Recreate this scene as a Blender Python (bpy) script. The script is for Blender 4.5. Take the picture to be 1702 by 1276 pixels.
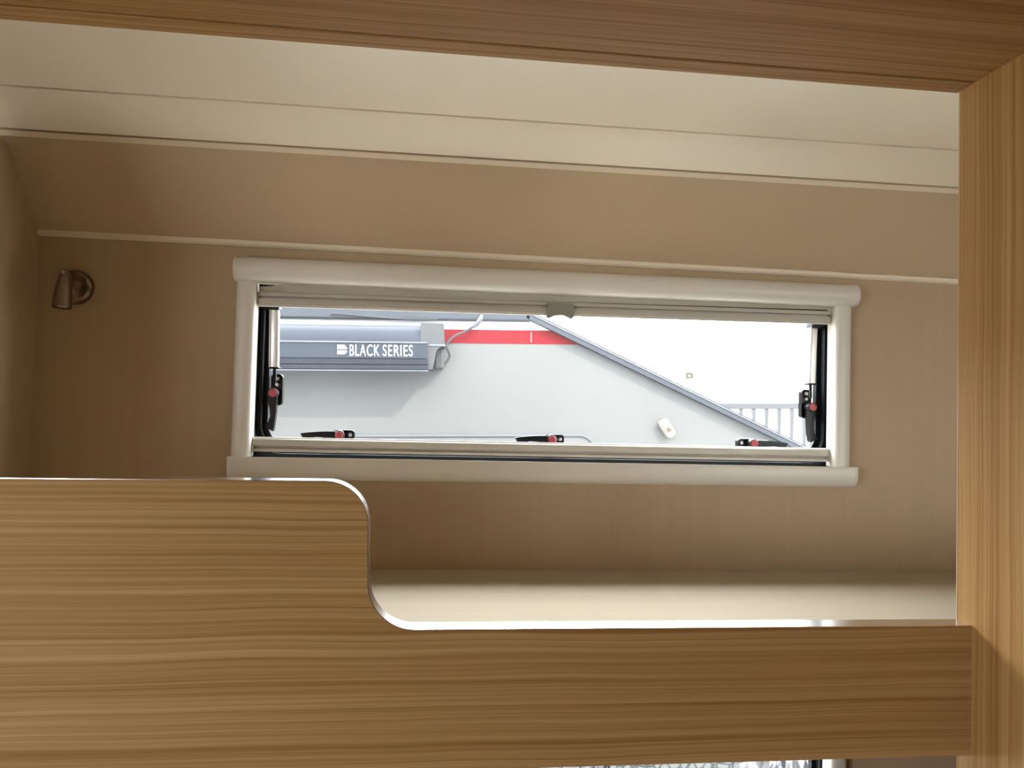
import bpy, bmesh, math, random
from mathutils import Vector, Matrix

# ------------------------------------------------------------------ reset
for o in list(bpy.data.objects):
    bpy.data.objects.remove(o, do_unlink=True)
S = bpy.context.scene
COL = S.collection
R = math.radians
Z0 = 1.5                      # camera height above the caravan floor; shapes below are written relative to it

# ------------------------------------------------------------------ camera
cam_d = bpy.data.cameras.new('camera')
cam_d.sensor_fit = 'HORIZONTAL'
cam_d.sensor_width = 36.0
cam_d.lens = 36.0 * 1229.0 / 1702.0
cam_d.clip_start = 0.01
cam_d.clip_end = 500
cam = bpy.data.objects.new('camera', cam_d)
COL.objects.link(cam)
yaw, pitch, roll = R(6.30166), R(1.82915), R(1.44206)
fw = Vector((math.sin(yaw) * math.cos(pitch), math.cos(yaw) * math.cos(pitch), math.sin(pitch)))
r0 = Vector((math.cos(yaw), -math.sin(yaw), 0))
u0 = r0.cross(fw)
rt = r0 * math.cos(roll) + u0 * math.sin(roll)
up = rt.cross(fw)
m = Matrix((rt, up, -fw)).transposed().to_4x4()
m.translation = Vector((0, 0, Z0))
cam.matrix_world = m
S.camera = cam

# ------------------------------------------------------------------ sky, sun, exposure
world = bpy.data.worlds.new('hazy_sky')
S.world = world
world.use_nodes = True
wb = world.node_tree.nodes['Background']
wb.inputs[0].default_value = (0.93, 0.97, 1.0, 1)
wb.inputs[1].default_value = 11.0
sun_d = bpy.data.lights.new('sun', 'SUN')
sun_d.energy = 6.0
sun_d.angle = R(1.2)
sun_d.color = (1.0, 0.96, 0.90)
sun = bpy.data.objects.new('sun', sun_d)
COL.objects.link(sun)
sun.location = (2, -3, 6)
sun.rotation_euler = Vector((-0.115, 0.15, -0.15)).to_track_quat('-Z', 'Y').to_euler()


def portal(name, loc, rot, sx, sy):
    d = bpy.data.lights.new(name, 'AREA')
    d.shape = 'RECTANGLE'
    d.size, d.size_y = sx, sy
    d.cycles.is_portal = True
    o = bpy.data.objects.new(name, d)
    COL.objects.link(o)
    o.location = loc
    o.rotation_euler = rot


# daylight portals: they only guide the sampling of the sky through the openings
portal('daylight_portal', (0.21, 1.30, Z0 + 0.055), (R(-90), 0, 0), 1.02, 0.30)
portal('daylight_portal', (1.70, -1.06, Z0 - 0.12), (R(90), 0, 0), 0.70, 0.56)
portal('daylight_portal', (-1.53, -1.06, Z0 - 0.22), (R(90), 0, 0), 0.90, 0.88)

vs = S.view_settings
S.display_settings.display_device = 'sRGB'
vs.view_transform = 'Standard'
vs.look = 'None'
vs.gamma = 1.0
vs.use_curve_mapping = False
vs.exposure = 0.78


# ------------------------------------------------------------------ materials
def mat(name, col, rough=0.5, metal=0.0, spec=0.5, noise=None, bump=None, coat=0.0):
    """noise=(scale xyz, amount): soft tone variation; bump=(scale xyz, strength): fine relief"""
    M = bpy.data.materials.new(name)
    M.use_nodes = True
    nt = M.node_tree
    b = nt.nodes['Principled BSDF']
    b.inputs['Base Color'].default_value = (*col, 1)
    b.inputs['Roughness'].default_value = rough
    b.inputs['Metallic'].default_value = metal
    b.inputs['Specular IOR Level'].default_value = spec
    b.inputs['Coat Weight'].default_value = coat
    tc = nt.nodes.new('ShaderNodeTexCoord')

    def tex(sc, detail=3):
        mp = nt.nodes.new('ShaderNodeMapping')
        mp.inputs['Scale'].default_value = sc
        nt.links.new(tc.outputs['Object'], mp.inputs[0])
        n = nt.nodes.new('ShaderNodeTexNoise')
        n.inputs['Scale'].default_value = 1.0
        n.inputs['Detail'].default_value = detail
        nt.links.new(mp.outputs[0], n.inputs['Vector'])
        return n
    if noise:
        n = tex(noise[0])
        mx = nt.nodes.new('ShaderNodeMix')
        mx.data_type = 'RGBA'
        a = noise[1]
        mx.inputs['A'].default_value = (*[c * (1 - a) for c in col], 1)
        mx.inputs['B'].default_value = (*[min(1, c * (1 + a)) for c in col], 1)
        nt.links.new(n.outputs['Fac'], mx.inputs['Factor'])
        nt.links.new(mx.outputs['Result'], b.inputs['Base Color'])
    if bump:
        n = tex(bump[0], 2)
        bp = nt.nodes.new('ShaderNodeBump')
        bp.inputs['Strength'].default_value = bump[1]
        bp.inputs['Distance'].default_value = 0.001
        nt.links.new(n.outputs['Fac'], bp.inputs['Height'])
        nt.links.new(bp.outputs[0], b.inputs['Normal'])
    return M


def wood(name, grain, dark, mid, light, rough=0.55, amount=1.35, off=0.0):
    """streaky laminate: grain along world axis 'x' or 'z'"""
    M = bpy.data.materials.new(name)
    M.use_nodes = True
    nt = M.node_tree
    L = nt.links
    b = nt.nodes['Principled BSDF']
    b.inputs['Roughness'].default_value = rough
    b.inputs['Specular IOR Level'].default_value = 0.1
    g = nt.nodes.new('ShaderNodeNewGeometry')
    sp = nt.nodes.new('ShaderNodeSeparateXYZ')
    L.new(g.outputs['Position'], sp.inputs[0])

    def math_(op, a, bb=None, c=None):
        n = nt.nodes.new('ShaderNodeMath')
        n.operation = op
        for i, v in enumerate((a, bb, c)):
            if v is None:
                continue
            if isinstance(v, (int, float)):
                n.inputs[i].default_value = v
            else:
                L.new(v, n.inputs[i])
        return n.outputs[0]
    if grain == 'x':
        al = sp.outputs['X']
        cr = math_('ADD', sp.outputs['Z'], sp.outputs['Y'])
    else:
        al = sp.outputs['Z']
        cr = math_('ADD', sp.outputs['X'], sp.outputs['Y'])
    al = math_('ADD', al, off)

    def noise(sa, sc, detail, rough_=0.55, cross=None):
        c = nt.nodes.new('ShaderNodeCombineXYZ')
        L.new(math_('MULTIPLY', al, sa), c.inputs[0])
        L.new(math_('MULTIPLY', cross if cross is not None else cr, sc), c.inputs[1])
        n = nt.nodes.new('ShaderNodeTexNoise')
        n.inputs['Scale'].default_value = 1
        n.inputs['Detail'].default_value = detail
        n.inputs['Roughness'].default_value = rough_
        L.new(c.outputs[0], n.inputs['Vector'])
        return n.outputs['Fac']
    wob = noise(3.0, 7.0, 2)
    cr2 = math_('MULTIPLY_ADD', wob, 0.012, cr)
    broad = noise(0.45, 62, 2, 0.5, cr2)
    streak = noise(0.9, 240, 3, 0.62, cr2)
    fine = noise(2.5, 800, 2, 0.6, cr2)
    s = math_('MULTIPLY', broad, 0.28)
    s = math_('MULTIPLY_ADD', streak, 0.47, s)
    s = math_('MULTIPLY_ADD', fine, 0.25, s)
    s = math_('MULTIPLY_ADD', math_('SUBTRACT', s, 0.5), amount, 0.5)
    rp = nt.nodes.new('ShaderNodeValToRGB')
    e = rp.color_ramp.elements
    e[0].position, e[0].color = 0.30, (*dark, 1)
    e[1].position, e[1].color = 0.70, (*light, 1)
    q = e.new(0.46)
    q.color = (*mid, 1)
    L.new(s, rp.inputs[0])
    L.new(rp.outputs[0], b.inputs['Base Color'])
    bp = nt.nodes.new('ShaderNodeBump')
    bp.inputs['Strength'].default_value = 0.12
    bp.inputs['Distance'].default_value = 0.0006
    L.new(streak, bp.inputs['Height'])
    L.new(bp.outputs[0], b.inputs['Normal'])
    return M


OAK_D, OAK_M, OAK_L = (0.215, 0.106, 0.031), (0.335, 0.190, 0.071), (0.47, 0.302, 0.142)
M = {}
M['oak_h'] = wood('oak_laminate_horizontal', 'x', OAK_D, OAK_M, OAK_L)
M['oak_v'] = wood('oak_laminate_vertical', 'z', *[tuple(c * 1.28 for c in q) for q in (OAK_D, OAK_M, OAK_L)], off=3.7)  # same oak, colour lightened to carry window light on the side panel
M['birch'] = wood('pale_birch_laminate', 'x', (0.42, 0.355, 0.255), (0.485, 0.42, 0.315), (0.545, 0.485, 0.375), 0.40, 0.8, 1.3)
M['wall'] = mat('beige_wall_vinyl', (0.4387, 0.3264, 0.2087), 0.7, spec=0.15, noise=((90, 90, 1.5), 0.05), bump=((700, 700, 5), 0.10))
M['cove'] = mat('beige_cove_vinyl', (0.525, 0.399, 0.2625), 0.72, spec=0.15, noise=((1.5, 6, 6), 0.04))
M['ceil'] = mat('cream_ceiling_panel', (0.86, 0.79, 0.65), 0.45, spec=0.35, noise=((14, 1.2, 2), 0.02))
M['trim'] = mat('cream_pvc_trim', (0.74, 0.64, 0.50), 0.40)
M['frame'] = mat('warm_grey_plastic', (0.60, 0.565, 0.495), 0.38, noise=((3, 3, 60), 0.025))
M['bar'] = mat('taupe_aluminium_bar', (0.40, 0.36, 0.30), 0.42, noise=((2, 2, 90), 0.03))
M['tab'] = mat('olive_grey_tab', (0.20, 0.20, 0.16), 0.45)
M['fabric'] = mat('grey_pleated_fabric', (0.44, 0.41, 0.34), 0.80, spec=0.1, bump=((900, 900, 900), 0.2))
M['rubber'] = mat('black_rubber', (0.005, 0.005, 0.0065), 0.45, spec=0.2)
M['black'] = mat('black_plastic', (0.004, 0.004, 0.004), 0.35, spec=0.2)
M['red'] = mat('red_button_plastic', (0.33, 0.03, 0.038), 0.40)
M['screw'] = mat('zinc_screw', (0.45, 0.45, 0.46), 0.35, 0.9)
M['alu'] = mat('brushed_aluminium', (0.72, 0.70, 0.68), 0.38, 0.55, noise=((80, 80, 2), 0.05))
M['nickel'] = mat('brushed_nickel', (0.21, 0.17, 0.12), 0.28, 1.0, noise=((120, 120, 3), 0.08))
M['lens'] = mat('frosted_lens', (0.75, 0.72, 0.66), 0.30)
M['edge'] = mat('bright_metal_edge_band', (0.93, 0.91, 0.90), 0.16, 1.0)
M['pale_edge'] = mat('pale_oak_edge_band', (0.60, 0.47, 0.32), 0.35)
M['lino'] = mat('grey_brown_lino', (0.22, 0.175, 0.13), 0.45, noise=((8, 1, 1), 0.15))
M['walnut'] = mat('dark_walnut_panel', (0.13, 0.075, 0.035), 0.5, noise=((40, 40, 1), 0.2))
M['shell'] = mat('white_caravan_skin', (0.85, 0.86, 0.86), 0.35)
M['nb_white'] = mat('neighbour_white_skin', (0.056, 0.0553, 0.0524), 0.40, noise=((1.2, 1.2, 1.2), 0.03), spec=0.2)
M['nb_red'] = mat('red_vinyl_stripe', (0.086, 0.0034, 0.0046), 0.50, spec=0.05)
M['nb_sunlit'] = mat('sunlit_white_skin', (0.3668, 0.3668, 0.3668), 0.4, spec=0.2)  # same white wall, sunlight put into a brighter colour
M['nb_bounce'] = mat('white_bounce_panel', (0.78, 0.78, 0.76), 0.4)  # reflector added low on the caravan, bounces sky light to the bunk ceiling
M['nb_bar'] = mat('grey_edge_moulding', (0.0189, 0.0216, 0.0259), 0.45, noise=((20, 20, 20), 0.15), spec=0.15)
M['aw_grey'] = mat('charcoal_awning_metal', (0.012, 0.0148, 0.0198), 0.45, 0.0, noise=((2, 30, 30), 0.15), spec=0.12)
M['aw_dark'] = mat('black_awning_metal', (0.0076, 0.0083, 0.012), 0.5, noise=((14, 30, 30), 0.25), spec=0.1)
M['aw_line'] = mat('pale_awning_bead', (0.0515, 0.0574, 0.0635), 0.45, spec=0.2)
M['aw_cap'] = mat('grey_awning_end_cap', (0.0326, 0.0326, 0.0326), 0.60, noise=((160, 160, 160), 0.25), spec=0.1)
M['letter'] = mat('white_lettering', (0.2688, 0.273, 0.2772), 0.50, spec=0.2)
M['cable'] = mat('grey_cable', (0.0272, 0.0272, 0.0286), 0.55, spec=0.1)
M['clip'] = mat('clear_grey_clip', (0.0454, 0.0454, 0.0491), 0.4, spec=0.2)
M['seam'] = mat('grey_hatch_seal', (0.0559, 0.0574, 0.0599), 0.5, spec=0.2)
M['cream_lamp'] = mat('cream_lamp_plastic', (0.1478, 0.1432, 0.1155), 0.45, noise=((60, 60, 60), 0.12), spec=0.2)
M['amber'] = mat('dull_amber_lens', (0.0504, 0.042, 0.0252), 0.4, spec=0.2)
M['concrete'] = mat('pale_concrete', (0.55, 0.53, 0.50), 0.9, noise=((0.8, 0.8, 0.8), 0.12))
M['fence'] = mat('grey_fence_paint', (0.025, 0.0256, 0.027), 0.5, spec=0.2)
M['house'] = mat('white_render', (0.85, 0.83, 0.78), 0.8)
M['roof'] = mat('pale_tile_roof', (0.72, 0.66, 0.56), 0.8)
M['pole'] = mat('white_pole_paint', (0.85, 0.85, 0.84), 0.5)
M['flood'] = mat('olive_floodlight_housing', (0.0189, 0.0189, 0.0095), 0.5, spec=0.1)
M['foil'] = mat('crumpled_silver_foil', (0.13, 0.127, 0.138), 0.26, 0.9)


def pane_mat():
    P = bpy.data.materials.new('dusty_acrylic')
    P.use_nodes = True
    nt = P.node_tree
    nt.nodes.clear()
    out = nt.nodes.new('ShaderNodeOutputMaterial')
    tr = nt.nodes.new('ShaderNodeBsdfTransparent')
    tr.inputs[0].default_value = (0.97, 0.98, 0.985, 1)
    tl = nt.nodes.new('ShaderNodeBsdfTranslucent')
    tl.inputs[0].default_value = (0.93, 0.95, 1.0, 1)
    tc = nt.nodes.new('ShaderNodeTexCoord')
    n = nt.nodes.new('ShaderNodeTexNoise')
    n.inputs['Scale'].default_value = 7
    n.inputs['Detail'].default_value = 4
    nt.links.new(tc.outputs['Object'], n.inputs['Vector'])
    mr = nt.nodes.new('ShaderNodeMapRange')
    mr.inputs['From Min'].default_value = 0.3
    mr.inputs['From Max'].default_value = 0.7
    mr.inputs['To Min'].default_value = 0.003
    mr.inputs['To Max'].default_value = 0.0055
    nt.links.new(n.outputs['Fac'], mr.inputs[0])
    # dust specks
    v = nt.nodes.new('ShaderNodeTexVoronoi')
    v.inputs['Scale'].default_value = 60
    nt.links.new(tc.outputs['Object'], v.inputs['Vector'])
    lt = nt.nodes.new('ShaderNodeMath')
    lt.operation = 'LESS_THAN'
    lt.inputs[1].default_value = 0.07
    nt.links.new(v.outputs['Distance'], lt.inputs[0])
    ad = nt.nodes.new('ShaderNodeMath')
    ad.operation = 'MULTIPLY_ADD'
    ad.inputs[1].default_value = 0.006
    n2 = nt.nodes.new('ShaderNodeTexNoise')      # specks gather in patches
    n2.inputs['Scale'].default_value = 16
    nt.links.new(tc.outputs['Object'], n2.inputs['Vector'])
    gt = nt.nodes.new('ShaderNodeMath')
    gt.operation = 'GREATER_THAN'
    gt.inputs[1].default_value = 0.56
    nt.links.new(n2.outputs['Fac'], gt.inputs[0])
    mu = nt.nodes.new('ShaderNodeMath')
    mu.operation = 'MULTIPLY'
    nt.links.new(lt.outputs[0], mu.inputs[0])
    nt.links.new(gt.outputs[0], mu.inputs[1])
    nt.links.new(mu.outputs[0], ad.inputs[0])
    nt.links.new(mr.outputs[0], ad.inputs[2])
    m1 = nt.nodes.new('ShaderNodeMixShader')
    nt.links.new(ad.outputs[0], m1.inputs[0])
    nt.links.new(tr.outputs[0], m1.inputs[1])
    nt.links.new(tl.outputs[0], m1.inputs[2])
    nt.links.new(m1.outputs[0], out.inputs[0])
    return P


M['pane'] = pane_mat()


def patch_mat():
    P = bpy.data.materials.new('pale_cracked_film')
    P.use_nodes = True
    nt = P.node_tree
    b = nt.nodes['Principled BSDF']
    b.inputs['Roughness'].default_value = 0.4
    tc = nt.nodes.new('ShaderNodeTexCoord')
    v = nt.nodes.new('ShaderNodeTexVoronoi')
    v.feature = 'DISTANCE_TO_EDGE'
    v.inputs['Scale'].default_value = 30
    nt.links.new(tc.outputs['Object'], v.inputs['Vector'])
    rp = nt.nodes.new('ShaderNodeValToRGB')
    rp.color_ramp.elements[0].position = 0.04
    rp.color_ramp.elements[0].color = (0.008, 0.009, 0.010, 1)
    rp.color_ramp.elements[1].position = 0.10
    rp.color_ramp.elements[1].color = (0.075, 0.082, 0.077, 1)
    nt.links.new(v.outputs['Distance'], rp.inputs[0])
    nt.links.new(rp.outputs[0], b.inputs['Base Color'])
    return P


M['patch'] = patch_mat()


# ------------------------------------------------------------------ mesh helpers (all shapes in camera-relative metres)
def box(bm, x0, x1, y0, y1, z0, z1, bev=0.0, seg=2):
    vs_ = [bm.verts.new((x, y, z)) for x in (x0, x1) for y in (y0, y1) for z in (z0, z1)]
    idx = [(0, 1, 3, 2), (4, 6, 7, 5), (0, 4, 5, 1), (2, 3, 7, 6), (0, 2, 6, 4), (1, 5, 7, 3)]
    fs = [bm.faces.new([vs_[i] for i in q]) for q in idx]
    if bev:
        es = list({e for f in fs for e in f.edges})
        bmesh.ops.bevel(bm, geom=es, offset=bev, segments=seg, affect='EDGES', profile=0.5)
    return bm


def prism(bm, pts, axis, a0, a1):
    """polygon pts extruded along an axis: 'x' pts=(y,z), 'y' pts=(x,z), 'z' pts=(x,y)"""
    def P(p, a):
        return {'x': (a, p[0], p[1]), 'y': (p[0], a, p[1]), 'z': (p[0], p[1], a)}[axis]
    A = [bm.verts.new(P(p, a0)) for p in pts]
    B = [bm.verts.new(P(p, a1)) for p in pts]
    n = len(pts)
    bm.faces.new(A)
    bm.faces.new(B[::-1])
    for i in range(n):
        j = (i + 1) % n
        bm.faces.new((A[i], B[i], B[j], A[j]))
    bmesh.ops.recalc_face_normals(bm, faces=bm.faces)
    return bm


def tube(bm, pts, r, seg=10, caps=True):
    """round tube along a list of points; r a number or list"""
    P = [Vector(p) for p in pts]
    n = len(P)
    rings = []
    ref = None
    for i in range(n):
        t = (P[min(i + 1, n - 1)] - P[max(i - 1, 0)]).normalized()
        if ref is None:
            ref = t.orthogonal().normalized()
        a = (ref - t * ref.dot(t)).normalized()
        ref = a
        b = t.cross(a)
        rr = r[i] if isinstance(r, (list, tuple)) else r
        rings.append([bm.verts.new(P[i] + (a * math.cos(2 * math.pi * k / seg) + b * math.sin(2 * math.pi * k / seg)) * rr) for k in range(seg)])
    for i in range(n - 1):
        for k in range(seg):
            bm.faces.new((rings[i][k], rings[i][(k + 1) % seg], rings[i + 1][(k + 1) % seg], rings[i + 1][k]))
    if caps:
        bm.faces.new(rings[0][::-1])
        bm.faces.new(rings[-1])
    bmesh.ops.recalc_face_normals(bm, faces=bm.faces)
    return bm


def smooth_path(pts, k=6):
    P = [Vector(p) for p in pts]
    out = []
    for i in range(len(P) - 1):
        a, b, c, d = P[max(i - 1, 0)], P[i], P[i + 1], P[min(i + 2, len(P) - 1)]
        for s in range(k):
            t = s / k
            out.append(0.5 * ((2 * b) + (c - a) * t + (2 * a - 5 * b + 4 * c - d) * t * t + (3 * b - a - 3 * c + d) * t ** 3))
    out.append(P[-1])
    return out


def lathe(bm, base, axis, prof, seg=28):
    """prof = list of (distance along axis, radius)"""
    base, axis = Vector(base), Vector(axis).normalized()
    pts = [base + axis * d for d, _ in prof]
    a = axis.orthogonal().normalized()
    b = axis.cross(a)
    rings = []
    for p, (_, r) in zip(pts, prof):
        rings.append([bm.verts.new(p + (a * math.cos(2 * math.pi * k / seg) + b * math.sin(2 * math.pi * k / seg)) * max(r, 1e-5)) for k in range(seg)])
    for i in range(len(rings) - 1):
        for k in range(seg):
            bm.faces.new((rings[i][k], rings[i][(k + 1) % seg], rings[i + 1][(k + 1) % seg], rings[i + 1][k]))
    bm.faces.new(rings[0][::-1])
    bm.faces.new(rings[-1])
    bmesh.ops.recalc_face_normals(bm, faces=bm.faces)
    return bm


def rrect(x0, x1, z0, z1, r, seg=8):
    out = []
    for cx, cz, a0 in ((x1 - r, z1 - r, 0), (x0 + r, z1 - r, 90), (x0 + r, z0 + r, 180), (x1 - r, z0 + r, 270)):
        for k in range(seg + 1):
            a = R(a0 + 90 * k / seg)
            out.append((cx + r * math.cos(a), cz + r * math.sin(a)))
    return out


def ring_xz(bm, outer, inner, y0, y1):
    """closed frame between two equal-length outlines, extruded in y"""
    n = len(outer)
    V = [[bm.verts.new((p[0], y, p[1])) for p in L] for L, y in ((outer, y0), (inner, y0), (inner, y1), (outer, y1))]
    for a in range(4):
        A, B = V[a], V[(a + 1) % 4]
        for i in range(n):
            j = (i + 1) % n
            bm.faces.new((A[i], A[j], B[j], B[i]))
    bmesh.ops.recalc_face_normals(bm, faces=bm.faces)
    return bm


def link(name, bm, material, origin=None, smooth=False):
    if origin is None:
        xs = [v.co.x for v in bm.verts]
        ys = [v.co.y for v in bm.verts]
        zs = [v.co.z for v in bm.verts]
        origin = ((min(xs) + max(xs)) / 2, (min(ys) + max(ys)) / 2, min(zs))
    origin = Vector(origin)
    bmesh.ops.translate(bm, verts=bm.verts, vec=-origin)
    me = bpy.data.meshes.new(name)
    bm.to_mesh(me)
    bm.free()
    me.materials.append(M[material] if isinstance(material, str) else material)
    if smooth:
        for p in me.polygons:
            p.use_smooth = True
        try:
            me.set_sharp_from_angle(angle=R(38))
        except Exception:
            pass
    o = bpy.data.objects.new(name, me)
    COL.objects.link(o)
    o.location = origin + Vector((0, 0, Z0))
    o['_o'] = list(origin)
    return o


def empty(name, loc):
    o = bpy.data.objects.new(name, None)
    COL.objects.link(o)
    o.empty_display_size = 0.05
    o.location = Vector(loc) + Vector((0, 0, Z0))
    o['_o'] = list(loc)
    return o


def part(name, bm, material, parent, label=None, smooth=False, origin=None):
    o = link(name, bm, material, origin, smooth)
    o.parent = parent
    o.location = Vector(o['_o']) - Vector(parent['_o'])
    if label:
        o['label'] = label
    return o


def tag(o, label, cat, group=None):
    o['label'] = label
    o['category'] = cat
    if group:
        o['group'] = group
    return o


def struct(o, label=None):
    o['kind'] = 'structure'
    if label:
        o['label'] = label
    return o


def copy_tree(o, parent=None):
    c = o.copy()
    COL.objects.link(c)
    c.parent = parent
    for ch in list(o.children):
        copy_tree(ch, c)
    return c


B = bmesh.new

# ------------------------------------------------------------------ dimensions
YB = 1.23            # inner face of the back wall
YO = 1.265           # outer skin
XL = -0.617          # left bunk end panel
XR = 1.30            # right bunk end
ZF = -1.5            # caravan floor
ZC = 0.405           # ceiling
YFR = -1.04          # wall behind the camera
XE = 2.6             # right end of the room
XW = -2.2            # left end of the room
BUNK = -0.269
YG0, YG1 = 0.62, 0.6385   # guard board faces
XP = 0.489           # wood side panel
ZH = 0.309           # underside of the overhead panel
LOW = -0.62          # the lower window sits this far below the upper one

# ------------------------------------------------------------------ structure
bm = box(B(), XW - 0.04, XE, YFR - 0.03, YO, ZF - 0.05, ZF)
struct(link('floor', bm, 'lino'), 'grey brown floor of the caravan')

# back wall with two window holes
holes = [(-0.305, 0.727, -0.098, 0.216), (-0.305, 0.727, -0.098 + LOW, 0.216 + LOW)]
bm = B()
hx0, hx1 = holes[0][0], holes[0][1]
box(bm, XW - 0.04, hx0, YB, YO, ZF, ZC + 0.05)
box(bm, hx1, XE, YB, YO, ZF, ZC + 0.05)
box(bm, hx0, hx1, YB, YO, holes[0][3], ZC + 0.05)
box(bm, hx0, hx1, YB, YO, holes[1][3], holes[0][2])
box(bm, hx0, hx1, YB, YO, ZF, holes[1][2])
bmesh.ops.remove_doubles(bm, verts=bm.verts, dist=1e-5)
struct(link('wall_back', bm, 'wall'), 'beige vinyl wall holding the bunk window')

bm = B()
box(bm, XW - 0.04, hx0, YO, YO + 0.004, ZF - 0.05, ZC + 0.05)
box(bm, hx1, XE, YO, YO + 0.004, ZF - 0.05, ZC + 0.05)
box(bm, hx0, hx1, YO, YO + 0.004, holes[0][3], ZC + 0.05)
box(bm, hx0, hx1, YO, YO + 0.004, holes[1][3], holes[0][2])
box(bm, hx0, hx1, YO, YO + 0.004, ZF - 0.05, holes[1][2])
struct(link('wall_outer', bm, 'shell'), 'white outer skin of the caravan wall')

# left end panel of the bunk, its top corner rounded under the cove
cv = smooth_path([(0, 1.2300, 0.2595), (0, 1.1894, 0.3032), (0, 1.165, 0.3345), (0, 1.150, 0.3520), (0, 1.136, 0.3600), (0, 1.117, 0.3622), (0, 1.090, 0.3625)], 5)
pts = [(YG0, ZF), (YB, ZF)] + [(v.y, v.z) for v in cv] + [(YG0, 0.3625)]
bm = prism(B(), pts, 'x', XL - 0.02, XL)
struct(link('wall_left', bm, 'wall'), 'beige side wall at the head of the bunk')
bm = box(B(), XW - 0.04, XW, YFR, YB, ZF, ZC + 0.05)
struct(link('wall_left', bm, 'walnut'), 'far left end wall of the caravan')

# wall behind the camera, dark to cut bounce, two openings added for light
bm = B()
y0, y1 = YFR - 0.03, YFR
box(bm, XW - 0.04, -1.98, y0, y1, ZF, ZC + 0.05)
box(bm, -1.98, -1.08, y0, y1, 0.22, ZC + 0.05)
box(bm, -1.98, -1.08, y0, y1, ZF, -0.66)
box(bm, -1.08, 1.35, y0, y1, ZF, ZC + 0.05)
box(bm, 1.35, 2.05, y0, y1, 0.16, ZC + 0.05)
box(bm, 1.35, 2.05, y0, y1, ZF, -0.40)
box(bm, 2.05, XE, y0, y1, ZF, ZC + 0.05)
struct(link('wall_front', bm, 'walnut'), 'dark brown wall behind the camera with two openings added for light')
bm = box(B(), XE, XE + 0.04, YFR - 0.03, YO, ZF - 0.05, ZC + 0.05)
struct(link('wall_right', bm, 'walnut'), 'dark brown wall at the far end of the caravan')

# right bunk end and the closing wall beside the wood panel
bm = box(B(), XR, XR + 0.02, 0.62, YB, ZF, ZC)
struct(link('wall_inner', bm, 'wall'), 'beige end wall of the bunk')
bm = box(B(), XP + 0.018, XR, YG0, YG1, ZF, -0.1853)
struct(link('wall_partition', bm, 'oak_v'), 'low oak wall along the bunk front beside the side panel')

# ceiling: flat panel, joining strip, sloping cove, each a piece of its own
ceil = struct(empty('ceiling', (0.3, 0.0, ZC)), 'cream panelled ceiling curving down to the window wall')
Y1, Y2, Z2 = 1.026, 1.1165, 0.3795
bm = box(B(), XW - 0.04, XE, YFR - 0.03, Y1 - 0.0028, ZC, ZC + 0.02, 0.0008, 1)
part('ceiling_panel', bm, 'ceil', ceil)
top = []
for k in range(9):
    t = k / 8
    top.append((Y1 + 0.0022 + (Y2 - Y1 - 0.0046) * t, ZC - (ZC - Z2) * (t ** 1.5)))
bm = prism(B(), top + [(p[0], p[1] + 0.014) for p in top[::-1]], 'x', XW, XE)
part('joining_strip', bm, 'ceil', ceil, smooth=True)
bm = prism(B(), [(Y2 + 0.0014, Z2 - 0.0010), (YB, 0.252), (YB, 0.28), (Y2 + 0.004, Z2 + 0.02)], 'x', XW, XE)
part('cove_panel', bm, 'cove', ceil, 'darker beige sloping cove panel')
# backing so that the joints stay dark
bm = box(B(), XW - 0.04, XE, Y1 - 0.03, YO, ZC + 0.022, ZC + 0.05)
box(bm, XW - 0.04, XE, YFR, Y1 - 0.03, ZC + 0.022, ZC + 0.05)
part('roof_deck', bm, 'rubber', ceil)
# bead under the lower joint
bm = prism(B(), [(Y2 + 0.0005, Z2 - 0.0022), (Y2 + 0.0062, Z2 - 0.0085), (Y2 + 0.0095, Z2 - 0.0070), (Y2 + 0.005, Z2 + 0.002)], 'x', -0.65, XR)
struct(link('trim_2', bm, 'trim'), 'thin pale bead under the ceiling joint')
# trim along the foot of the cove (it sags a little to the right)
bm = B()
pr = [(1.2300, -0.0065), (1.2265, -0.0062), (1.2235, -0.003), (1.2232, 0.0025), (1.2265, 0.0045), (1.2300, 0.0045)]
A_ = [bm.verts.new((XL, y, z + 0.2575)) for y, z in pr]
C_ = [bm.verts.new((XR, y, z + 0.2455)) for y, z in pr]
bm.faces.new(A_)
bm.faces.new(C_[::-1])
for i in range(len(pr)):
    j = (i + 1) % len(pr)
    bm.faces.new((A_[i], C_[i], C_[j], A_[j]))
bmesh.ops.recalc_face_normals(bm, faces=bm.faces)
struct(link('trim_1', bm, 'trim'), 'pale trim strip between wall and sloping cove')

# outdoor ground
bm = box(B(), -60, 80, -60, 140, -2.35, -2.25)
struct(link('ground', bm, 'concrete'), 'pale concrete yard outside')

# ------------------------------------------------------------------ bunk base, guard board, wood panels
bm = box(B(), XL, XR, YG1, YB, BUNK - 0.022, BUNK, 0.001, 1)
tag(link('bed_platform', bm, 'birch'), 'pale birch bunk base board lying below the window', 'bunk')
prof = [(XL, -0.0668), (-0.083, -0.0642)]
arc1 = [(-0.083 + 0.035 * math.sin(R(90 * k / 12)), -0.0992 + 0.035 * math.cos(R(90 * k / 12))) for k in range(1, 13)]
arc2 = [(-0.0067 - 0.0400 * math.cos(R(90 * k / 14)), -0.1452 - 0.0400 * math.sin(R(90 * k / 14))) for k in range(0, 15)]
prof += arc1 + arc2 + [(XP, -0.1853)]
g = empty('bunk_guard_board', (0.0, YG0, -0.2997))
tag(g, 'oak guard board with a stepped curved top edge along the bunk front', 'guard board')
bm = prism(B(), prof + [(XP, -0.2997), (XL, -0.2997)], 'y', YG0, YG1)
part('board', bm, 'oak_h', g)
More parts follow.
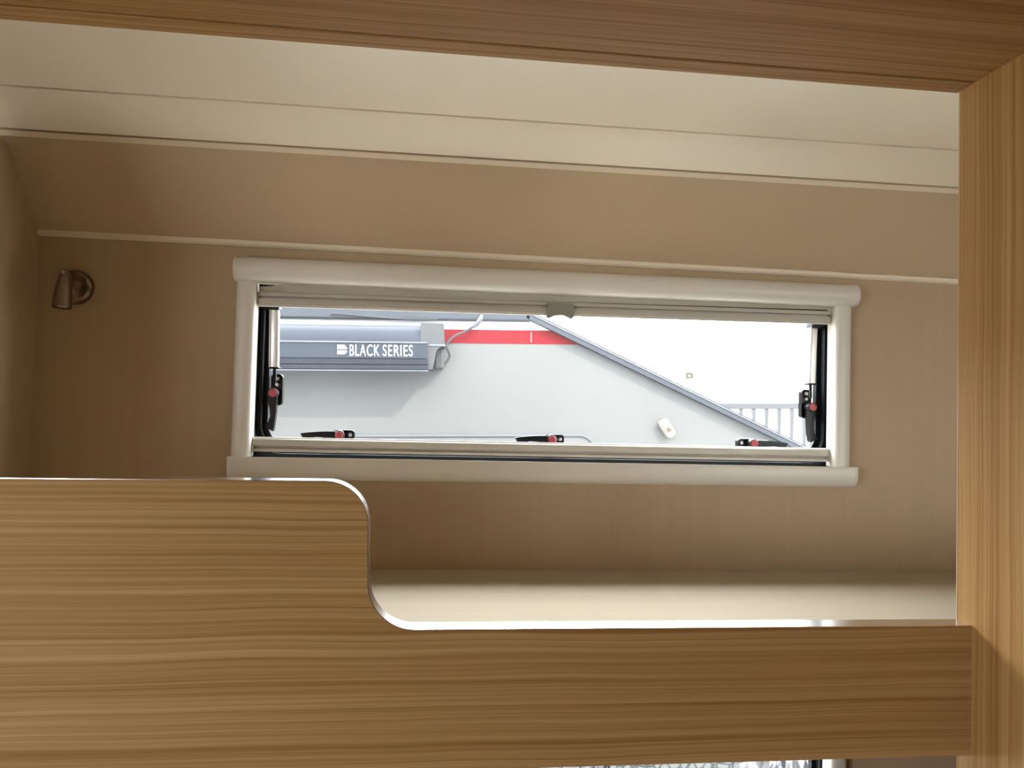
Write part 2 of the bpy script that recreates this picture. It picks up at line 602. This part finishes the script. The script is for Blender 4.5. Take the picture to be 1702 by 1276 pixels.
# white edge band following the curved top
bm = B()
n = len(prof)
off = []
for i in range(n):
    a, c = Vector(prof[max(i - 1, 0)]), Vector(prof[min(i + 1, n - 1)])
    t = (c - a).normalized()
    nn = Vector((-t.y, t.x))
    off.append((prof[i][0] + nn.x * 0.0006, prof[i][1] + nn.y * 0.0006))
off[0] = (prof[0][0], off[0][1])
off[-1] = (prof[-1][0], off[-1][1])
for i in range(n - 1):
    q = [prof[i], prof[i + 1], off[i + 1], off[i]]
    A_ = [bm.verts.new((p[0], YG0 - 0.0002, p[1])) for p in q]
    C_ = [bm.verts.new((p[0], YG1 + 0.0012, p[1])) for p in q]
    bm.faces.new(A_)
    bm.faces.new(C_[::-1])
    for a in range(4):
        b = (a + 1) % 4
        if (a == 1 and i < n - 2) or (a == 3 and i > 0):
            continue
        bm.faces.new((A_[a], C_[a], C_[b], A_[b]))
bmesh.ops.remove_doubles(bm, verts=bm.verts, dist=1e-6)
bmesh.ops.recalc_face_normals(bm, faces=bm.faces)
part('edge_band', bm, 'edge', g, 'bright metal edge band', smooth=True)

g = tag(empty('side_panel', (XP + 0.009, 0.42, ZF)), 'upright oak panel at the right end of the bunk front', 'panel')
bm = box(B(), XP, XP + 0.018, -0.30, YG1, ZF, ZC)
part('board', bm, 'oak_v', g)
bm = box(B(), XP - 0.0003, XP + 0.018, YG1, YG1 + 0.0012, BUNK, ZC)
part('edge_band', bm, 'pale_edge', g, 'pale edge band')

g = tag(empty('overhead_panel', (-0.06, 0.42, ZH)), 'oak panel overhead, its underside spanning above the bunk opening', 'panel')
bm = box(B(), XL, XP, 0.24, YG0 - 0.0022, ZH, ZH + 0.018)
part('board', bm, 'oak_h', g)
bm = box(B(), XL, XP, YG0 + 0.0004, YG1 + 0.0035, ZH - 0.0008, ZC, 0.0008, 1)
part('header_strip', bm, 'oak_h', g, 'narrow oak strip closing the far edge')
bm = box(B(), XL, XP, YG0 - 0.0025, YG0 + 0.0006, ZH + 0.003, ZC)
part('joint_backing', bm, 'black', g)


# ------------------------------------------------------------------ windows
def latch(parent, cx, cz, ang, mirror=False, yb=1.2702, eye=True):
    """toggle latch; drawn with the arm hanging down and its red button at the origin"""
    s = -1 if mirror else 1

    def T(bm):
        ca, sa = math.cos(R(ang)), math.sin(R(ang))
        for v in bm.verts:
            x, z = v.co.x * s, v.co.z
            v.co.x, v.co.z = cx + x * ca - z * sa, cz + x * sa + z * ca
        bmesh.ops.recalc_face_normals(bm, faces=bm.faces)
        return bm
    # body plate with a small window near its top
    bm = B()
    o = rrect(-0.0065, 0.0125, -0.020, 0.0315, 0.006, 5) if eye else rrect(-0.0085, 0.0085, -0.012, 0.0235, 0.006, 5)
    prism(bm, o, 'y', yb - 0.012, yb)
    body = part('latch', T(bm), 'black', parent)
    if eye:
        part('latch_eye', T(box(B(), 0.0008, 0.0068, yb - 0.0128, yb - 0.0119, 0.0215, 0.0268)), 'lens', body, 'small pale square')
    bm = lathe(B(), (0.004 if eye else 0.001, yb - 0.012, 0.0145 if eye else 0.0165), (0, -1, 0), [(0, 0.0032), (0.0012, 0.0030), (0.0015, 0.0014)], 14)
    part('screw', T(bm), 'screw', body)
    # arm
    L = [(-0.0075, 0.004), (-0.0078, -0.012), (-0.0040, -0.026), (-0.0032, -0.038), (-0.0060, -0.048), (-0.0115, -0.0545)]
    Rr = [(0.0018, -0.0625), (0.0030, -0.059), (0.0048, -0.045), (0.0062, -0.028), (0.0066, -0.012), (0.0066, 0.004)]
    bm = prism(B(), L + Rr, 'y', yb - 0.026, yb - 0.014)
    part('handle', T(bm), 'black', body)
    bm = lathe(B(), (0, yb - 0.012, 0), (0, -1, 0), [(0, 0.0085), (0.0155, 0.0085), (0.0165, 0.0078)], 22)
    part('hub', T(bm), 'black', body)
    bm = lathe(B(), (0, yb - 0.0286, 0), (0, -1, 0), [(0, 0.0066), (0.0012, 0.0066), (0.002, 0.0058), (0.0022, 0.0042), (0.0017, 0.0036)], 22)
    part('button', T(bm), 'red', body, 'round red push button', smooth=True)
    return body


def strut(parent, x, tilt, ztop=0.185):
    """telescopic stay: broad tube over a thin rod"""
    y = 1.247
    x1 = x + tilt
    bm = box(B(), x - 0.0066, x + 0.0066, y - 0.006, y + 0.006, 0.054, ztop, 0.002, 2)
    for v in bm.verts:
        v.co.x += tilt * (v.co.z - 0.054) / (ztop - 0.054)
    st = part('stay', bm, 'alu', parent, 'brushed metal telescopic stay', smooth=True)
    bm = box(B(), x - 0.0078, x - 0.0060, y - 0.0075, y + 0.006, 0.056, ztop)
    for v in bm.verts:
        v.co.x += tilt * (v.co.z - 0.054) / (ztop - 0.054)
    part('channel', bm, 'screw', st)
    bm = tube(B(), [(x, y, 0.057), (x + 0.001, y, 0.030)], 0.0028, 10)
    part('rod', bm, 'black', st)
    bm = box(B(), x - 0.0085, x + 0.0085, y - 0.007, y + 0.007, 0.0535, 0.0565, 0.001, 1)
    part('collar', bm, 'black', st)
    bm = box(B(), x1 - 0.018, x1 + 0.009, y - 0.012, y + 0.01, 0.150, 0.158, 0.001, 1) if tilt <= 0 else box(B(), x1 - 0.009, x1 + 0.018, y - 0.012, y + 0.01, 0.154, 0.163, 0.001, 1)
    part('bracket', bm, 'black', st)
    return st


def make_window(full=True):
    w = empty('window_1', (0.211, YB, -0.098))
    # ribbed black rubber seal: three stepped rounded rings
    for i, (dx, ya, yb_) in enumerate(((0.0, 1.2312, 1.244), (0.0075, 1.2442, 1.257), (0.0155, 1.2572, 1.2695))):
        o = rrect(-0.3045, 0.7265, -0.0975, 0.2155, 0.042, 8)
        q = rrect(-0.2805 + dx, 0.7030 - dx, -0.0835 + dx * 0.6, 0.200 - dx, 0.042, 8)
        bm = ring_xz(B(), o, q, ya, yb_)
        part('rubber_seal', bm, 'rubber', w)
    bm = prism(B(), rrect(-0.325, 0.747, -0.118, 0.236, 0.05, 8), 'y', 1.2704, 1.2744)
    part('pane', bm, 'pane', w, 'hazy dusty acrylic pane')
    if full:
        latch(w, -0.2555, 0.014, 0)
        latch(w, 0.6735, 0.014, 0, True)
    latch(w, -0.147, -0.053, -90, True, eye=False)
    latch(w, 0.208, -0.053, -90, True, eye=False)
    latch(w, 0.567, -0.053, 90, False, eye=False)
    if full:
        strut(w, -0.2545, -0.003)
        strut(w, 0.671, 0.005)
    for x in (-0.283, 0.704):
        bm = lathe(B(), (x, 1.2312, 0.146), (0, -1, 0), [(0, 0.004), (0.0015, 0.0035), (0.0022, 0.0015)], 12)
        part('screw', bm, 'screw', w)
    return w


win = struct(make_window(), 'hinged acrylic window with black latches above the bunk')


def halfround(bm, x0, x1, z0, z1, yb, dep, flat=0.35, seg=14):
    """long convex cover: profile in yz swept along x, plump in the middle"""
    zc, hz = (z0 + z1) / 2, (z1 - z0) / 2
    pts = [(yb, z0), ]
    for k in range(seg + 1):
        a = math.pi * k / seg
        s = math.sin(a)
        pts.append((yb - 0.026 - (dep - 0.026) * s, zc - hz * (math.cos(a) if k in (0, seg) else math.cos(a) * 1.0)))
    pts.append((yb, z1))
    return prism(bm, pts, 'x', x0, x1)


def lipped(bm, x0, x1, z0, z1, yb, dep, seg=10):
    """lower cover: small lip on top, upright face, rounded underneath"""
    pts = [(yb, z1 - 0.0035), (yb - dep + 0.0035, z1 - 0.0035), (yb - dep + 0.0028, z1), (yb - dep + 0.0012, z1)]
    pts.append((yb - dep, z1 - 0.004))
    h = (z1 - z0) * 0.62
    for k in range(seg + 1):
        a = R(90 * k / seg)
        pts.append((yb - dep + 0.016 * (1 - math.cos(a)), z0 + h - h * math.sin(a)))
    pts.append((yb, z0))
    return prism(bm, pts, 'x', x0, x1)


def make_blind():
    b = empty('roller_blind', (0.21, YB, -0.1215))
    bm = halfround(B(), -0.307, 0.724, 0.1895, 0.2275, YB, 0.043)
    tc_ = part('top_cassette', bm, 'frame', b, 'rounded warm grey cassette', smooth=True)
    bm = lipped(B(), -0.305, 0.722, -0.1225, -0.0865, YB, 0.043)
    bc_ = part('bottom_cassette', bm, 'frame', b, 'rounded warm grey cassette', smooth=True)
    for s, ca, z0, z1 in ((-1, tc_, 0.1895, 0.2275), (1, tc_, 0.1895, 0.2275), (-1, bc_, -0.1225, -0.0865), (1, bc_, -0.1225, -0.0865)):
        bm = B()
        xa = (-0.3115 if s < 0 else 0.724) + (0 if z0 > 0 else (0.002 if s < 0 else -0.002))
        xb = xa + 0.0045
        (halfround if z0 > 0 else lipped)(bm, xa, xb, z0 - 0.0004, z1 + 0.0004, YB, 0.0436)
        ed = [e for e in bm.edges if abs(e.verts[0].co.x - e.verts[1].co.x) < 1e-6 and abs(e.verts[0].co.x - (xa if s < 0 else xb)) < 1e-6]
        bmesh.ops.bevel(bm, geom=ed, offset=0.0012, segments=2, affect='EDGES', profile=0.5)
        part('end_cap', bm, 'frame', ca, smooth=True)
    for x0, x1 in ((-0.3085, -0.2795), (0.6925, 0.7215)):
        pts = []
        for k in range(13):
            a = math.pi * k / 12
            pts.append(((x0 + x1) / 2 - (x1 - x0) / 2 * math.cos(a), YB - 0.024 - 0.006 * math.sin(a)))
        pts += [(x1, YB), (x0, YB)]
        bm = prism(B(), pts, 'z', -0.088, 0.191)
        rl = part('side_rail', bm, 'frame', b, smooth=True)
    # rolled-up fabric showing under the cassette, creased at its left end
    bm = B()
    nx, nz = 60, 5
    gr = []
    for i in range(nx + 1):
        x = -0.2775 + 0.969 * i / nx
        zl = 0.1745 + 0.010 * i / nx
        row = []
        for j in range(nz + 1):
            t = j / nz
            crease = math.exp(-((x + 0.245) / 0.02) ** 2) * 0.006 - math.exp(-((x + 0.215) / 0.016) ** 2) * 0.005
            wav = 0.0020 * math.sin(x * 42 + t * 2.5) * math.exp(-(x + 0.27) / 0.5)
            zt = 0.1925 - 0.0085 * max(0.0, min(1.0, (-0.236 - x) / 0.030)) ** 0.8
            row.append(bm.verts.new((x, YB - 0.0105 + (crease + wav) * math.sin(math.pi * t), zl + (zt - zl) * t)))
        gr.append(row)
    for i in range(nx):
        for j in range(nz):
            bm.faces.new((gr[i][j], gr[i + 1][j], gr[i + 1][j + 1], gr[i][j + 1]))
    bmesh.ops.recalc_face_normals(bm, faces=bm.faces)
    bmesh.ops.solidify(bm, geom=bm.faces[:], thickness=0.0006)
    part('blind_fabric', bm, 'fabric', b, smooth=True)

    # pull bar, hanging a little lower at the left
    def tilt(bm):
        for v in bm.verts:
            v.co.z += 0.007 * (v.co.x + 0.279) / 0.971
        return bm
    pf = [(0, 0.1535), (-0.006, 0.1535), (-0.0085, 0.1555), (-0.0085, 0.1645), (-0.0030, 0.1652), (-0.0030, 0.1680), (-0.0080, 0.1688), (-0.0080, 0.1745), (-0.0060, 0.1755), (0, 0.1755)]
    bm = tilt(prism(B(), [(YB - 0.006 + a, z) for a, z in pf], 'x', -0.2785, 0.6915))
    pb = part('pull_bar', bm, 'bar', b)
    bm = tilt(box(B(), -0.2785, 0.6915, YB - 0.0125, YB - 0.0065, 0.1522, 0.1537))
    part('brush_strip', bm, 'frame', pb)
    # pull tab with a scooped lower edge
    pt = [(0.1890, 0.1725), (0.1885, 0.1500), (0.1920, 0.1480), (0.1960, 0.1490)]
    for k in range(9):
        t = k / 8
        pt.append((0.1970 + 0.0290 * t, 0.1500 + 0.0042 * math.sin(math.pi * t)))
    pt += [(0.2270, 0.1490), (0.2310, 0.1480), (0.2340, 0.1500), (0.2335, 0.1725)]
    bm = tilt(prism(B(), pt, 'y', YB - 0.022, YB - 0.012))
    bmesh.ops.translate(bm, verts=bm.verts, vec=(0, 0, -0.0012))
    part('pull_tab', bm, 'tab', pb, 'olive grey pull tab')
    # screen bar parked at the bottom
    pf = [(0, -0.0585), (-0.005, -0.0585), (-0.0075, -0.0605), (-0.0075, -0.0700), (-0.0030, -0.0716), (-0.0020, -0.0738), (-0.0020, -0.0750), (-0.0070, -0.0755), (-0.0070, -0.0800), (0, -0.0800)]
    bm = prism(B(), [(YB - 0.006 + a, z) for a, z in pf], 'x', -0.2785, 0.6915)
    sb = part('screen_bar', bm, 'bar', b)
    bm = box(B(), -0.2785, 0.6915, YB - 0.0095, YB - 0.0055, -0.0583, -0.0568)
    part('brush_strip', bm, 'alu', sb)
    return b


blind = tag(make_blind(), 'warm grey roller blind frame around the window above the bunk', 'window blind', 'window blinds')
# the lower bunk has the same window and blind
w2 = struct(make_window(False))
w2.name = 'window_2'
w2.location.z += LOW
w2['label'] = 'matching window below the bunk, its pane just showing under the guard board'
b2 = copy_tree(blind)
b2.location.z += LOW
b2['label'] = 'lower roller blind frame just showing under the guard board'

# ------------------------------------------------------------------ reading lamp
lp = tag(empty('reading_lamp', (-0.552, YB, 0.145)), 'small brushed nickel reading spotlight on the wall left of the window', 'wall lamp')
bm = lathe(B(), (-0.559, YB, 0.172), (0, -1, 0), [(0, 0.0272), (0.004, 0.0272), (0.0075, 0.0262), (0.0105, 0.0235), (0.0118, 0.020), (0.0122, 0.001)], 40)
rs = part('rosette', bm, 'nickel', lp, smooth=True)
bm = lathe(B(), (-0.5605, YB - 0.012, 0.1625), (0, -1, 0), [(0, 0.0055), (0.0025, 0.0055), (0.003, 0.0048), (0.0031, 0.0038), (0.0020, 0.0034)], 20)
part('switch', bm, 'screw', rs, smooth=True)
bm = tube(B(), [(-0.5455, YB - 0.010, 0.1835), (-0.546, YB - 0.030, 0.1845), (-0.5485, YB - 0.058, 0.1835)], [0.0046, 0.0044, 0.0044], 14)
part('arm', bm, 'nickel', lp, smooth=True)
axis = Vector((0.001, -0.010, -0.057)).normalized()
bm = lathe(B(), (-0.5485, YB - 0.058, 0.1895), axis, [(0, 0.002), (0.0012, 0.0048), (0.003, 0.0058), (0.010, 0.0080), (0.022, 0.0106), (0.036, 0.0123), (0.052, 0.0131), (0.0585, 0.0131), (0.0585, 0.0110), (0.053, 0.0106)], 32)
sh = part('shade', bm, 'nickel', lp, smooth=True)
bm = lathe(B(), Vector((-0.5485, YB - 0.058, 0.1895)) + axis * 0.0532, axis, [(0, 0.0104), (0.0024, 0.0102), (0.0036, 0.006)], 28)
part('lens', bm, 'lens', sh, 'pale frosted lens')
bm = lathe(B(), (-0.5485, YB - 0.0655, 0.1845), (0.1, -1, 0.1), [(0, 0.0032), (0.003, 0.0030), (0.004, 0.0015)], 14)
part('pivot_screw', bm, 'screw', sh, smooth=True)

# ------------------------------------------------------------------ neighbouring caravan (standing tilted by a little over a degree)
TILT = R(-1.35)
ct, st_ = math.cos(TILT), math.sin(TILT)


def tl(bm):
    for v in bm.verts:
        x, z = v.co.x, v.co.z - 0.12
        v.co.x, v.co.z = x * ct + z * st_, -x * st_ + z * ct + 0.12
    return bm


YN = 2.60
nb = tag(empty('caravan', (0.0, YN + 1.1, -2.25)), 'white caravan with a red stripe parked outside the window', 'caravan')
# side outline: flat roof, then the nose sloping down to the right
side = [(-5.2, -1.75), (-5.2, 0.335), (0.362, 0.312), (1.30, -0.125), (1.72, -0.33), (1.78, -0.55), (1.30, -1.35), (1.0, -1.75)]
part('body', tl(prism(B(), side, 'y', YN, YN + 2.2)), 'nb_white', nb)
part('bounce_panel', tl(prism(B(), [(-5.19, -1.74), (-5.19, -0.66), (1.70, -0.66), (1.27, -1.35), (0.99, -1.74)], 'y', YN - 0.012, YN + 0.01)), 'nb_bounce', nb, 'white panel added to bounce light into the bunk')
part('sunlit_band', tl(prism(B(), [(-5.19, 0.268), (-5.19, 0.30), (0.36, 0.30), (0.43, 0.268)], 'y', YN - 0.001, YN + 0.01)), 'nb_sunlit', nb, 'wall strip under the roof edge, coloured brighter for sunlight')
bm = B()
box(bm, -5.2, 0.350, YN - 0.030, YN + 0.006, 0.297, 0.347, 0.006, 2)
part('roof_moulding', tl(bm), 'nb_bar', nb, 'blue grey edge moulding')
bm = B()
# sloping edge moulding
p0, p1 = Vector((0.338, 0.3215)), Vector((1.62, -0.279))
d = (p1 - p0).normalized()
nn = Vector((-d.y, d.x))
q = [p0 - nn * 0.0135, p1 - nn * 0.0125, p1 + nn * 0.0125, p0 + nn * 0.0135]
prism(bm, [(v.x, v.y) for v in q], 'y', YN - 0.030, YN + 0.006)
part('nose_moulding', tl(bm), 'nb_bar', nb, 'blue grey sloping edge moulding')
bm = B()
prism(bm, [(v.x, v.y) for v in (p0 + nn * 0.004, p1 + nn * 0.004, p1 + nn * 0.0085, p0 + nn * 0.0085)], 'y', YN - 0.033, YN - 0.029)
part('moulding_bead', tl(bm), 'seam', nb)
bm = prism(B(), [(-5.2, 0.219), (-5.2, 0.268), (0.448, 0.268), (0.552, 0.219)], 'y', YN - 0.0015, YN + 0.001)
part('red_stripe', tl(bm), 'nb_red', nb, 'red vinyl stripe')
bm = box(B(), 0.354, 0.3555, YN - 0.0017, YN, 0.225, 0.262)
part('stripe_joint', tl(bm), 'letter', nb)
# storage hatch with a rounded corner
o, q = rrect(-0.36, 0.590, -0.62, -0.1005, 0.062, 10), rrect(-0.353, 0.583, -0.613, -0.1075, 0.056, 10)
bm = ring_xz(B(), o, q, YN - 0.006, YN + 0.001)
ht = part('hatch_frame', tl(bm), 'seam', nb)
bm = prism(B(), rrect(-0.345, 0.575, -0.605, -0.1155, 0.05, 10), 'y', YN - 0.005, YN + 0.001)
part('hatch_door', tl(bm), 'nb_white', ht)
# side lamp near the nose, fixed at a slant
bm = B()
o = rrect(-0.018, 0.018, -0.034, 0.034, 0.012, 5)
prism(bm, o, 'y', YN - 0.030, YN)
fs = [e for e in bm.edges if all(abs(v.co.y - (YN - 0.030)) < 1e-5 for v in e.verts)]
bmesh.ops.bevel(bm, geom=fs, offset=0.006, segments=2, affect='EDGES')


def lampt(bm):
    a = R(33)
    for v in bm.verts:
        x, z = v.co.x, v.co.z
        v.co.x, v.co.z = x * math.cos(a) - z * math.sin(a) + 0.845, x * math.sin(a) + z * math.cos(a) - 0.080
    return bm


sl = part('side_lamp', tl(lampt(bm)), 'cream_lamp', nb, 'cream plastic side lamp', smooth=True)
bm = lathe(B(), (0.002, YN - 0.029, -0.004), (0, -1, 0), [(0, 0.010), (0.004, 0.009), (0.006, 0.004)], 16)
part('lens', tl(lampt(bm)), 'amber', sl)
for x in (-3.4, -2.5):
    bm = lathe(B(), (x, YN + 0.05, -1.88), (0, 1, 0), [(0, 0.20), (0.0, 0.37), (0.22, 0.37), (0.22, 0.2)], 28)
    part('wheel', bm, 'rubber', nb)
for x in (-4.6, -0.2, 0.8):
    bm = box(B(), x - 0.04, x + 0.04, YN + 0.10, YN + 0.18, -2.25, -1.72)
    part('leg', bm, 'screw', nb)

# awning cassette bolted to its side
X0, X1 = -3.2, -0.012
z_top, zb = 0.270, 0.113
pf = [(YN, z_top - 0.004), (YN, 0.125), (YN - 0.06, zb + 0.004), (YN - 0.148, zb + 0.004), (YN - 0.150, 0.152), (YN - 0.150, 0.206)]
for k in range(9):
    a = R(90 * k / 8)
    pf.append((YN - 0.075 - 0.071 * math.cos(a), 0.210 + (z_top - 0.210) * math.sin(a)))
bm = prism(B(), pf, 'x', X0, X1 - 0.02)
aw = part('awning_box', tl(bm), 'aw_grey', nb, 'dark grey awning box with white lettering', smooth=True)
bm = box(B(), X0, X1, YN - 0.1565, YN - 0.149, 0.154, 0.2035, 0.001, 1)
part('front_rail', tl(bm), 'aw_grey', aw)
bm = box(B(), X0, X1, YN - 0.1600, YN - 0.150, 0.2035, 0.2085, 0.001, 1)
part('bead', tl(bm), 'aw_line', aw, 'pale bead line')
bm = box(B(), X0, X1 + 0.003, YN - 0.1570, YN - 0.147, 0.134, 0.1515, 0.0015, 1)
part('lower_rail', tl(bm), 'aw_dark', aw)
bm = box(B(), X0, X1 + 0.004, YN - 0.1590, YN - 0.145, 0.118, 0.1315, 0.0015, 1)
part('lower_rail', tl(bm), 'aw_dark', aw)
bm = box(B(), X0, X1 + 0.004, YN - 0.1570, YN - 0.149, 0.1125, 0.1160)
part('bead', tl(bm), 'aw_line', aw)
# end cap with a hooked lower edge
pts = [(X1 - 0.022, 0.2725), (0.036, 0.2725), (0.043, 0.267), (0.0455, 0.2030), (0.0450, 0.196)]
for k in range(9):
    a = R(90 + 90 * k / 8)
    pts.append((0.040 + 0.024 * math.cos(a), 0.168 + 0.028 * math.sin(a)))
pts += [(0.012, 0.150), (0.006, 0.120), (X1 - 0.022, 0.120)]
bm = prism(B(), pts, 'y', YN - 0.145, YN)
part('end_cap', tl(bm), 'aw_cap', aw, 'textured grey end cap')
bm = box(B(), X1 + 0.003, 0.0480, YN - 0.148, YN - 0.001, 0.196, 0.203, 0.001, 1)
part('cap_lip', tl(bm), 'aw_line', aw)
bm = box(B(), 0.012, 0.045, YN - 0.07, YN, 0.125, 0.196, 0.008, 2)
part('wall_bracket', tl(bm), 'aw_cap', aw)

# white emblem and lettering on the front rail
zl0, zl1 = 0.1605, 0.1985


def letters(txt, x0, x1, z0, z1, y):
    cu = bpy.data.curves.new('lettering', 'FONT')
    cu.body = txt
    cu.extrude = 0.0
    cu.space_character = 1.12
    cu.offset = 0.004
    ob = bpy.data.objects.new('tmp', cu)
    COL.objects.link(ob)
    dg = bpy.context.evaluated_depsgraph_get()
    me = bpy.data.meshes.new_from_object(ob.evaluated_get(dg))
    bpy.data.objects.remove(ob, do_unlink=True)
    bm = B()
    bm.from_mesh(me)
    bpy.data.meshes.remove(me)
    xs = [v.co.x for v in bm.verts]
    zs = [v.co.y for v in bm.verts]
    a, b, c, d_ = min(xs), max(xs), min(zs), max(zs)
    for v in bm.verts:
        v.co = Vector((x0 + (v.co.x - a) / (b - a) * (x1 - x0), y, z0 + (v.co.y - c) / (d_ - c) * (z1 - z0)))
    r = bmesh.ops.extrude_face_region(bm, geom=bm.faces[:])
    bmesh.ops.translate(bm, verts=[e for e in r['geom'] if isinstance(e, bmesh.types.BMVert)], vec=(0, 0.001, 0))
    bmesh.ops.recalc_face_normals(bm, faces=bm.faces)
    return bm


part('lettering', tl(letters('BLACK', -0.2625, -0.1665, zl0, zl1, YN - 0.1580)), 'letter', aw, 'bold white lettering')
part('lettering', tl(letters('SERIES', -0.1565, -0.0590, zl0, zl1, YN - 0.1580)), 'letter', aw, 'bold white lettering')
bm = B()
ex0, ex1, em = -0.3020, -0.2700, (zl0 + zl1) / 2 + 0.001
prism(bm, [(ex0, em + 0.0022), (ex1 - 0.003, em + 0.0022), (ex1 - 0.0005, em + 0.005), (ex1 - 0.009, zl1 - 0.002), (ex0, zl1 - 0.002)], 'y', YN - 0.1580, YN - 0.1570)
prism(bm, [(ex0, zl0 + 0.006), (ex1 - 0.008, zl0 + 0.006), (ex1, em - 0.006), (ex1 - 0.003, em - 0.0022), (ex0, em - 0.0022)], 'y', YN - 0.1580, YN - 0.1570)
part('emblem', tl(bm), 'letter', aw, 'white two-bar emblem')

# cables
path = [(0.166, YN - 0.034, 0.306), (0.150, YN - 0.04, 0.284), (0.118, YN - 0.03, 0.262), (0.085, YN - 0.03, 0.247), (0.060, YN - 0.035, 0.226), (0.051, YN - 0.04, 0.206), (0.060, YN - 0.035, 0.188), (0.064, YN - 0.03, 0.172), (0.054, YN - 0.03, 0.152), (0.036, YN - 0.03, 0.136)]
cb = part('power_cable', tube(B(), smooth_path(path), 0.0042, 8), 'cable', nb, 'grey cable looping up from the awning end', smooth=True)
bm = tube(B(), [(0.171, YN - 0.036, 0.318), (0.168, YN - 0.042, 0.306), (0.150, YN - 0.042, 0.282), (0.142, YN - 0.04, 0.275)], [0.006, 0.0095, 0.0075, 0.005], 10)
part('cable_gland', bm, 'clip', cb, smooth=True)
path = [(-0.345, YN - 0.035, 0.300), (-0.333, YN - 0.036, 0.305), (-0.28, YN - 0.036, 0.303), (-0.22, YN - 0.036, 0.300), (-0.15, YN - 0.036, 0.297), (-0.05, YN - 0.036, 0.296), (0.02, YN - 0.034, 0.300)]
part('thin_wire', tube(B(), smooth_path(path), 0.0025, 6), 'cable', nb, 'thin wire along the roof edge', smooth=True)

# foil sheet seen through the lower window
random.seed(4)
fo = tag(empty('foil_sheet', (0.7, 2.4, -2.25)), 'crumpled silver foil sheet standing outside the lower window', 'foil')
bm = B()
gx, gz = 90, 40
hh = [[random.uniform(-1, 1) for _ in range(gz + 1)] for _ in range(gx + 1)]
G = []
for i in range(gx + 1):
    row = []
    for j in range(gz + 1):
        x = 0.15 + 1.35 * i / gx
        z = -2.25 + 1.35 * j / gz
        row.append(bm.verts.new((x + 0.004 * hh[i][j], 2.40 + 0.11 * (1.0 * (z + 0.9)) * -1 + 0.011 * hh[i][j] + 0.012 * math.sin(x * 9 + z * 5), z)))
    G.append(row)
for i in range(gx):
    for j in range(gz):
        a, b, c, d_ = G[i][j], G[i + 1][j], G[i + 1][j + 1], G[i][j + 1]
        if (i + j) % 2:
            bm.faces.new((a, b, c)); bm.faces.new((a, c, d_))
        else:
            bm.faces.new((a, b, d_)); bm.faces.new((b, c, d_))
bmesh.ops.recalc_face_normals(bm, faces=bm.faces)
bmesh.ops.solidify(bm, geom=bm.faces[:], thickness=0.003)
part('sheet', bm, 'foil', fo)
bm = prism(B(), rrect(0.60, 1.02, -1.55, -1.06, 0.12, 8), 'y', 2.352, 2.362)
part('printed_patch', bm, 'patch', fo, 'pale cracked patch')

# ------------------------------------------------------------------ fence, floodlight and house in the distance
fe = tag(empty('fence', (3.4, 7.0, -2.25)), 'grey metal railing fence seen at the right of the window', 'fence')
FX0, FX1 = 1.5, 6.0
slope = 0.025
fz = lambda x: 0.087 + slope * (x - 2.76)


def fr(bm):
    for v in bm.verts:
        v.co.z += slope * (v.co.x - 2.76)
    return bm


part('rail', fr(box(B(), FX0, FX1, 6.97, 7.03, 0.036, 0.092, 0.004, 1)), 'fence', fe)
part('rail', fr(box(B(), FX0, FX1, 6.98, 7.02, -2.02, -1.98, 0.004, 1)), 'fence', fe)
bx = None
x = 2.916 - 0.1315 * 10
while x < FX1:
    if bx is None:
        bx = part('baluster', box(B(), x - 0.017, x + 0.017, 6.983, 7.017, -2.1, 0.045), 'fence', fe)
        bx0 = x
    else:
        c = bx.copy()
        COL.objects.link(c)
        c.parent = fe
        c.location = bx.location + Vector((x - bx0, 0, slope * (x - bx0)))
    x += 0.1315
for px in (FX0, FX1):
    part('post', fr(box(B(), px - 0.03, px + 0.03, 6.97, 7.03, -2.25, 0.13)), 'fence', fe)

fl = tag(empty('floodlight_pole', (10.8, 30.3, -2.25)), 'small floodlight on a white pole far beyond the fence', 'floodlight')
part('pole', tube(B(), [(10.8, 30.3, -2.25), (10.8, 30.3, 1.44)], 0.035, 10), 'pole', fl)
part('bracket', box(B(), 10.76, 10.84, 30.12, 30.32, 1.40, 1.46), 'flood', fl)
bm = ring_xz(B(), rrect(10.66, 10.95, 1.41, 1.65, 0.02, 3), rrect(10.735, 10.875, 1.485, 1.575, 0.01, 3), 30.0, 30.12)
hd = part('housing', bm, 'flood', fl)
part('glass', box(B(), 10.73, 10.88, 30.06, 30.10, 1.48, 1.58), 'pole', hd)

hs = tag(empty('house', (30.0, 62.0, -2.25)), 'pale low house far away beyond the fence', 'house')
part('wall', box(B(), 24.0, 38.0, 58, 66, -2.25, 1.9), 'house', hs)
part('roof', prism(B(), [(57.5, 1.9), (66.5, 1.9), (62, 3.4)], 'x', 23.6, 38.4), 'roof', hs)

# ------------------------------------------------------------------ tidy helper properties
for o in bpy.data.objects:
    if '_o' in o:
        del o['_o']
